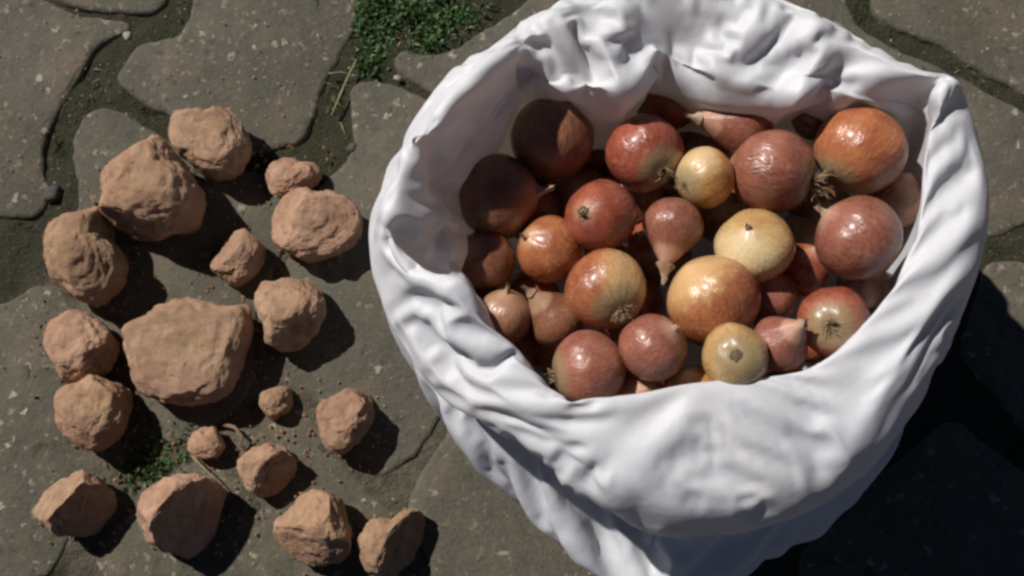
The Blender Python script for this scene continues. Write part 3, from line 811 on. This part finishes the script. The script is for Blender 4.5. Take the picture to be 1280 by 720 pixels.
def disc_mesh(rad, seed):
    V = [(0, 0, -0.01)]; Fc = []; n = 14; rr = random.Random(seed)
    for ring, z in ((0.55, -0.03), (1.0, 0.015), (1.15, 0.05)):
        for s in range(n):
            a = 2 * math.pi * s / n; k = rad * ring * rr.uniform(.85, 1.15)
            V.append((k * math.cos(a), k * math.sin(a), z + rr.uniform(-.012, .012)))
    for s in range(n): Fc.append((0, 1 + (s + 1) % n, 1 + s))
    for r in range(2):
        for s in range(n):
            j = (s + 1) % n
            Fc.append((1 + r * n + s, 1 + r * n + j, 1 + (r + 1) * n + j, 1 + (r + 1) * n + s))
    return V, Fc

def glint_mesh(seed, kind, a0, w, i0):
    """a pale strip on the bulb, shaped as a streak highlight"""
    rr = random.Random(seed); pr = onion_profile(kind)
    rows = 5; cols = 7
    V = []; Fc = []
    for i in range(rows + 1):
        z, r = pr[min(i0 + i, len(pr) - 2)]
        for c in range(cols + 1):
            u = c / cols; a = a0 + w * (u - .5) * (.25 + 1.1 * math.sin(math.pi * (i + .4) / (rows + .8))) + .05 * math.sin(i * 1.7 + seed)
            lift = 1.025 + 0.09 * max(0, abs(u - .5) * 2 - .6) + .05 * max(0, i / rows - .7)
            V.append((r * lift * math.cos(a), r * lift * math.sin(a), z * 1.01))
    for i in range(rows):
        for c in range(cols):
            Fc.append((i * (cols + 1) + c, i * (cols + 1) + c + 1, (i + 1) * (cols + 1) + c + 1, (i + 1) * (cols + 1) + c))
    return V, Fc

GRP = 'onions piled in the white sack'
# px, py, radius px, height, kind, palette, neck direction (right, up, to viewer), extras, label
ONIONS = [
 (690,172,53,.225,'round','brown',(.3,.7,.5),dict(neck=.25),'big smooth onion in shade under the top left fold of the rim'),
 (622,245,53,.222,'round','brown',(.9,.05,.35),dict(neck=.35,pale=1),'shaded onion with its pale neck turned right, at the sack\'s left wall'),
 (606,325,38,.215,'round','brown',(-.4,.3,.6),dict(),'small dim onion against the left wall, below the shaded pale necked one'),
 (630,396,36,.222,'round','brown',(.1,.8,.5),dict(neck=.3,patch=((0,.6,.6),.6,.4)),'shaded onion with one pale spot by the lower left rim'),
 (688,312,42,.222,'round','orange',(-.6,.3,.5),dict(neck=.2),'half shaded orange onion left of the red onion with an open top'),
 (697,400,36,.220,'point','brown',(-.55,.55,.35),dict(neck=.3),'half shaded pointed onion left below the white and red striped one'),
 (806,192,49,.235,'round','red',(-.39,.57,-.70),dict(root=26,dark=1),'shiny red onion with dark roots below it, top centre of the pile'),
 (881,222,38,.245,'round','gold',(.8,.35,-.45),dict(root=16,patch=((-.5,.5,.4),.6,.3)),'small golden onion with roots at its left end'),
 (966,215,53,.245,'round','rose',(-.87,.28,-.3),dict(root=44,long=1,glint=2),'large dusky red onion with two painted streak highlights and roots at right'),
 (1075,188,56,.248,'round','orange',(.62,.72,-.1),dict(neck=.55,root=0,gloss=.22),'large glossy orange onion at the upper right rim'),
 (926,155,42,.228,'point','rose',(-.80,.05,.3),dict(pale=1,neck=.3),'onion with a pale pointed neck half hidden above the dusky red one'),
 (1022,145,32,.225,'round','brown',(.2,.5,.6),dict(),'small dim onion peeping out left of the large glossy orange one'),
 (752,270,46,.245,'round','red',(-.5,.05,.75),dict(neck=.14,hole=1),'bright red onion with an open dark top, left of centre'),
 (841,283,38,.240,'point','rose',(-.22,-.85,.35),dict(neck=.55,taper=1),'dusty pink onion with a long neck hanging down, centre of the pile'),
 (943,308,50,.250,'flat','tan',(-.3,.45,.65),dict(neck=.14,pale=1,patch=((-.5,-.5,.5),.6,.2)),'flattish yellow tan onion lying right of the long necked one'),
 (1073,298,53,.264,'round','rose',(-.82,.60,.12),dict(neck=.22,pale=1,root=0),'large purple red onion by the right wall under the glossy orange one'),
 (757,362,51,.250,'round','orange',(-.35,.55,-.75),dict(root=46,dark=1,patch=((.75,.15,.35),.95,.18)),'red onion fading to cream, with a dark tangle of roots at lower right'),
 (891,376,58,.262,'round','orange',(-.52,.60,.30),dict(gloss=.22,patch=((-.62,.70,.25),.95,.35)),'largest glossy orange onion with a cream shoulder that is partly painted highlight, middle of the pile'),  # patch paints the highlight in with the paler neck side
 (736,462,48,.250,'round','rose',(.95,.15,-.2),dict(root=24),'matt pink brown onion with rootlets at left, at the front left rim'),
 (816,435,43,.266,'round','rose',(.45,.50,.55),dict(neck=.16,pale=1),'plain pink brown onion with a tiny pale tip, beside the front left one'),
 (918,446,42,.268,'round','tan',(.15,-.1,-.92),dict(disc=1,dark=1,root=0),'beige onion showing its dark round root plate, at the front rim'),
 (974,430,36,.264,'point','rose',(.30,.45,.70),dict(pale=1,neck=.22),'small pink onion with a white tip, right of the beige one'),
 (1042,402,45,.255,'round','red',(.35,.1,-.9),dict(root=60,dark=1,patch=((-.3,-.1,.9),.5,.45)),'red onion with a grey fibrous root end, near the front right rim'),
 (1070,450,42,.252,'round','rose',(.55,.3,.3),dict(patch=((.15,.75,.5),1.0,.25)),'peeled looking cream and pink onion tucked under the front right rim'),
 (795,496,36,.240,'round','rose',(.2,.3,.7),dict(),'pink onion mostly hidden by the front rim, below the tiny tipped one'),
 (958,372,38,.222,'point','rose',(-.35,.62,.35),dict(neck=.3,pale=1),'dim pink onion with a thin spike, between the largest orange and small pink onions'),
 (1002,338,36,.218,'round','red',(.2,.5,.5),dict(neck=.3,pale=1),'dark purple onion sunk in the gap beside the yellow tan one'),
 (985,490,34,.232,'round','red',(.1,.1,.8),dict(),'pink onion of which only a sliver shows over the front rim'),
 (868,492,36,.236,'round','gold',(-.3,.6,.4),dict(),'pale yellow onion peeping over the front rim beside the beige one'),
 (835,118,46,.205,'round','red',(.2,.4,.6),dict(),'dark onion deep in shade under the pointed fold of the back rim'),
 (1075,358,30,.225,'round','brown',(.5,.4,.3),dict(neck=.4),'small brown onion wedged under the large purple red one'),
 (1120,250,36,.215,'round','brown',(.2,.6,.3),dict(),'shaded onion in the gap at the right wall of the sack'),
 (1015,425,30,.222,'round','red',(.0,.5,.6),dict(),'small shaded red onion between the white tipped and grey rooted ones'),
]
def cam_vec(d):
    v = AX_R * d[0] + AX_U * d[1] - AX_F * d[2]; return Vector(v).normalized()
pos, radm = [], []
for o in ONIONS:
    p = at(o[0], o[1], o[3]); pos.append(p); radm.append(o[2] * depth_of(p) / F)
# settle the pile: neighbours that would pass through each other part along the line of sight
front_rank = [o[3] + 1e-5 * o[1] for o in ONIONS]
eff = [0.82 if o[4] == 'flat' else 1.0 for o in ONIONS]
n_on = len(ONIONS)
for it in range(60):
    moved = False
    for i in range(n_on):
        for j in range(i + 1, n_on):
            dv = pos[i] - pos[j]; dd = np.linalg.norm(dv); need = (radm[i] * eff[i] + radm[j] * eff[j]) * 0.90
            if dd < need:
                hi, lo = (i, j) if front_rank[i] > front_rank[j] else (j, i)
                st = min(0.004, (need - dd) * 0.5)
                for k, sg in ((hi, 0.15), (lo, -0.85)):
                    ray = CAM - pos[k]; ray /= np.linalg.norm(ray)
                    dep0 = depth_of(pos[k]); pos[k] = pos[k] + ray * st * sg
                    radm[k] *= depth_of(pos[k]) / dep0
                moved = True
    if not moved: break

def build_onion(i, spec, p, R):
    px, py, rp, hz, kind, pal, nd, ex, label = spec
    sk, sh, pa = PAL[pal]
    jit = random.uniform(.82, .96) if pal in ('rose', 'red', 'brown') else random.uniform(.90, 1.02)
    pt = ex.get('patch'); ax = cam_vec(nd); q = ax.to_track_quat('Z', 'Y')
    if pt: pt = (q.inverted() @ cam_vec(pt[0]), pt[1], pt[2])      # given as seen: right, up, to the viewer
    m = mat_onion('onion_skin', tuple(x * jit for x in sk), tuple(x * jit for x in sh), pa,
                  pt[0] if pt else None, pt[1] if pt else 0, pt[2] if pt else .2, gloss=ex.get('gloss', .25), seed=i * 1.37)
    V, Fc, ztop, zbot = onion_mesh(kind, i)
    o = mesh_from('onion', V, Fc, m)
    ax = cam_vec(nd)
    q = ax.to_track_quat('Z', 'Y')
    o.rotation_mode = 'QUATERNION'; o.rotation_quaternion = q
    o.location = p.tolist(); o.scale = (R, R, R)
    tag(o, label, 'onion', GRP)
    nl = ex.get('neck')
    if nl:
        V, Fc = neck_mesh(nl + .10, 0.085 if not ex.get('taper') else 0.13, i, bend=random.uniform(-.1, .1))
        mesh_from('neck', V, Fc, M_NECKP if ex.get('pale') else M_NECK, o, loc=(0, 0, ztop - 0.03))
    if ex.get('hole'):
        V, Fc = disc_mesh(0.16, i); V = [(x, y, -z) for x, y, z in V]; Fc = [f[::-1] for f in Fc]
        mesh_from('dark_opening', V, Fc, M_ROOTD, o, loc=(0, 0, ztop - 0.02))
        V, Fc = strands(16, .22, 1.4, .016, i); V = [(x, y, -z) for x, y, z in V]
        mesh_from('skin_shreds', V, Fc, M_ROOT, o, loc=(0, 0, ztop - .02))
    if ex.get('dark') or ex.get('root'):
        V, Fc = disc_mesh(0.24 if ex.get('disc') else 0.17, i + 50)
        mesh_from('root_plate', V, Fc, M_ROOTD, o, loc=(0, 0, zbot - 0.005))
    if ex.get('root'):
        V, Fc = strands(ex['root'], .62 if ex.get('long') else .34, .9, .014, i + 9)
        mesh_from('roots', V, Fc, M_ROOT, o, loc=(0, 0, zbot))
    for k in range(ex.get('glint', 0)):  # pale strips turned to the viewer, standing in for streak highlights
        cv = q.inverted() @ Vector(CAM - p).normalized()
        V, Fc = glint_mesh(i * 5 + k, kind, math.atan2(cv.y, cv.x) + (-.05, .22)[k], .10 if ex.get('long') else .36, (11, 13)[k])
        mesh_from('painted_glint', V, Fc, M_NECKP if ex.get('long') else m, o)
    return o
made = [build_onion(i, o, pos[i], radm[i]) for i, o in enumerate(ONIONS)]

# the layer below, glimpsed in the gaps
src = [made[2], made[11], made[29]]
k = 0
for gy_ in range(7):
    for gx_ in range(9):
        px = 600 + gx_ * 62 + (gy_ % 2) * 30 + random.uniform(-10, 10); py = 130 + gy_ * 62 + random.uniform(-10, 10)
        p = at(px, py, 0.175 + random.uniform(-.025, .012)); R = random.uniform(.027, .033)
        e = np.array([(p[0] - SC[0]) / 0.200, (p[1] - SC[1] + .0) / 0.155])
        if e @ e > 0.92: continue
        if min(np.linalg.norm(p - q) - (R + r) * .66 for q, r in zip(pos, radm)) < 0: continue
        pc = project(p); rp = R * F / depth_of(p); seen = 0
        for a_ in range(40):                                # leave out what no gap shows
            sp_ = pc + rp * math.sqrt((a_ + .5) / 40) * np.array([math.cos(a_ * 2.4), math.sin(a_ * 2.4)])
            if all(np.linalg.norm(project(q) - sp_) > r * F / depth_of(q) for q, r in zip(pos[:n_on], radm[:n_on])): seen += 1
        if seen < 4: continue
        c = random.choice(src).copy(); COL.objects.link(c)
        c.location = p.tolist(); c.scale = (R, R, R)
        c.rotation_quaternion = Vector((random.gauss(0, 1), random.gauss(0, 1), random.gauss(0, 1))).normalized().to_track_quat('Z', 'Y')
        c['label'] = 'dark onion of the lower layer, glimpsed only in the gaps between the upper onions'
        pos.append(p); radm.append(R); k += 1

# ------------------------------------------------------------------ moss, grass and litter
def blades(name, spots, mat, seed, label, cat, lmin=.006, lmax=.016, wid=.0011, upright=0.7):
    rr = random.Random(seed); V = []; Fc = []
    for (px, py, rx, ry, n) in spots:
        for _ in range(n):
            a = rr.uniform(0, 6.283); q = math.sqrt(rr.random()) * (0.6 + .55 * rr.random())
            b = at(px + rx * q * math.cos(a), py + ry * q * math.sin(a), 0)
            d = Vector((rr.gauss(0, 1), rr.gauss(0, 1), upright * rr.uniform(.5, 2))).normalized()
            L = rr.uniform(lmin, lmax); w = wid * rr.uniform(.7, 1.5)
            s = d.cross(Vector((rr.gauss(0, 1), rr.gauss(0, 1), .5))).normalized() * w
            p0 = Vector(b) + Vector((0, 0, -.008)); p1 = p0 + d * L * .55 + Vector((0, 0, .001)); p2 = p0 + d * L + Vector((0, 0, -.002 * L / .01))
            k = len(V)
            V += [tuple(p0 - s), tuple(p0 + s), tuple(p1 - s * 1.1), tuple(p1 + s * 1.1), tuple(p2)]
            Fc += [(k, k + 1, k + 3, k + 2), (k + 2, k + 3, k + 4)]
    o = mesh_from(name, V, Fc, mat, smooth=False); tag(o, label, cat, kind='stuff'); return o
blades('grass', [(470,20,30,34,480),(545,15,40,24,360),(505,5,60,24,420),(460,75,14,26,190),(535,55,20,20,130),(590,20,22,22,100),(520,35,80,50,140)], M_GRASS, 3,
       'bright green grass and moss growing in the joint above the sack', 'grass', .007, .020, .0013, .8)
blades('grass', [(205,565,42,34,430),(180,590,34,24,160),(230,535,34,20,150)], M_GRASS, 4,
       'small tuft of grass between the clods left of the tiny ochre one', 'grass', .008, .022, .0011, .9)
blades('dry_grass', [(480,30,50,40,60),(540,30,60,40,60),(205,565,46,36,40),(420,110,16,50,30),(230,20,14,24,16),(120,120,16,40,24),(1200,90,60,24,30)], M_STRAW, 15,
       'thin dead blades caught in the grass and joints', 'dry grass', .010, .026, .0005, .35)
blades('moss', [(1185,80,22,14,300),(1235,112,30,14,320),(1270,140,20,14,200),(1110,45,16,16,160),(1075,10,12,22,200),(1245,300,14,26,220),(1240,215,16,18,120)], M_MOSS, 5,
       'dark moss filling the joint to the right of the sack', 'moss', .002, .006, .0010, .4)
blades('moss', [(150,75,14,26,220),(115,130,16,26,260),(75,185,12,30,220),(80,225,12,22,160),(180,30,26,10,160),(225,20,12,22,160),(170,140,26,16,240),(420,110,14,40,260),(415,180,20,18,260),(30,305,34,26,500),(60,335,20,12,160)], M_MOSS, 6,
       'dark moss in the joints at the upper left', 'moss', .0015, .004, .0008, .3)
blades('moss', [(95,505,22,30,240),(25,490,26,34,260),(120,690,36,20,420),(290,545,26,14,140),(150,625,24,22,200),(250,330,16,12,120)], M_MOSS, 8,
       'thin film of moss on the paving around the lower left clods', 'moss', .002, .006, .0010, .4)

def tube(pts, r0, r1, seg=6):
    V = []; Fc = []; n = len(pts)
    for i, p in enumerate(pts):
        d = (Vector(pts[min(i + 1, n - 1)]) - Vector(pts[max(i - 1, 0)])).normalized()
        s = d.cross(Vector((0, 0, 1))).normalized(); u = s.cross(d); r = r0 + (r1 - r0) * i / (n - 1)
        for q in range(seg):
            a = 2 * math.pi * q / seg; V.append(tuple(Vector(p) + s * (r * math.cos(a)) + u * (r * math.sin(a))))
    for i in range(n - 1):
        for q in range(seg):
            j = (q + 1) % seg; Fc.append((i * seg + q, i * seg + j, (i + 1) * seg + j, (i + 1) * seg + q))
    Fc.append(tuple(range(seg))[::-1]); Fc.append(tuple((n - 1) * seg + q for q in range(seg)))
    return V, Fc
def stick(name, pxs, zs, r0, r1, mat, label, cat):
    P = [at(x, y, z) for (x, y), z in zip(pxs, zs)]
    V, Fc = tube(P, r0, r1); return tag(mesh_from(name, V, Fc, mat), label, cat)
stick('straw', [(415,144),(424,122),(434,98),(446,74)], [.002,.004,.005,.003], .0014, .0009, M_STRAW, 'pale green dry straw lying in the joint left of the sack', 'straw')
stick('straw', [(410,92),(425,90),(440,93)], [.003,.004,.002], .0008, .0006, M_STRAW, 'short thin straw lying across the joint by the longer straw', 'straw')
stick('twig', [(278,530),(293,534),(303,545),(300,556),(312,566)], [.004,.008,.010,.008,.004], .0022, .0016, M_TWIG, 'bent brown twig right of the tiny ochre clod', 'twig')
stick('grass_stem', [(240,570),(260,590),(280,612)], [.004,.012,.010], .0010, .0006, M_STRAW, 'thin green stem leaning on the large clod of the bottom row', 'stem')

def pebble(px, py, r, seed, mat, z=0.0):
    bm = bmesh.new(); bmesh.ops.create_icosphere(bm, subdivisions=3, radius=1.0)
    c = at(px, py, z); sv = Vector((seed * 1.9, seed * .7, seed * 3.3))
    for v in bm.verts:
        k = 1 + .30 * noise.noise(v.co * 1.2 + sv) + .14 * noise.noise(v.co * 3 + sv)
        v.co = Vector((v.co.x * r * 1.15 * k, v.co.y * r * .9 * k, v.co.z * r * .65 * k))
    me = bpy.data.meshes.new('pebble'); bm.to_mesh(me); bm.free(); me.materials.append(mat)
    me.polygons.foreach_set('use_smooth', [True] * len(me.polygons))
    o = bpy.data.objects.new('pebble', me); COL.objects.link(o); o.location = (c[0], c[1], z + r * .4); o.rotation_euler = (0, 0, seed)
    return o
tag(pebble(68, 243, .0095, 1, M_STONE, -.004), 'dark purple stone at the paver corner above the oblong clod', 'pebble')
tag(pebble(160, 45, .0055, 2, M_PALE, -.008), 'pale pebble in the joint at the upper left', 'pebble')
tag(pebble(497, 98, .0035, 3, M_PALE, .0), 'tiny bright pebble between the grass and the sack', 'pebble')
tag(pebble(440, 186, .006, 4, M_STONE, -.004), 'dark pebble in the joint beside the peanut shaped clod', 'pebble')

def grit(name, spots, mat, seed, label, cat, smin, smax):
    rr = random.Random(seed); V = []; Fc = []
    base = [(1,0,0),(-1,0,0),(0,1,0),(0,-1,0),(0,0,1),(0,0,-1)]
    ff = [(0,2,4),(2,1,4),(1,3,4),(3,0,4),(2,0,5),(1,2,5),(3,1,5),(0,3,5)]
    for (px, py, rx, ry, n) in spots:
        for _ in range(n):
            a = rr.uniform(0, 6.283); q = math.sqrt(rr.random())
            b = at(px + rx * q * math.cos(a), py + ry * q * math.sin(a), 0); s = rr.uniform(smin, smax); k = len(V); ro = rr.uniform(0, 3)
            for (x, y, z) in base:
                x *= s * rr.uniform(.7, 1.3); y *= s * rr.uniform(.7, 1.3)
                V.append((b[0] + x * math.cos(ro) - y * math.sin(ro), b[1] + x * math.sin(ro) + y * math.cos(ro), .001 + s * .3 + z * s * .7))
            Fc += [tuple(k + i for i in f) for f in ff]
    o = mesh_from(name, V, Fc, mat, smooth=False); tag(o, label, cat, kind='stuff'); return o
grit('soil_crumbs', [(240,330,190,180,200),(280,560,190,130,220),(120,480,90,200,110)] + [(sum(p[0] for p in c_[0]) / len(c_[0]) + 8, sum(p[1] for p in c_[0]) / len(c_[0]) + 8, 58, 58, 30) for c_ in CLODS], M_CRUMB, 11, 'fine reddish crumbs of clay scattered among the clods', 'crumbs', .0006, .0024)
grit('pale_grit', [(300,70,180,80,50),(60,120,110,120,55),(230,300,120,110,35),(40,440,60,90,18),(1200,60,90,60,28),(500,560,120,140,12)], M_PALE, 12, 'pale grains of grit lying on the paving', 'grit', .0006, .0017)
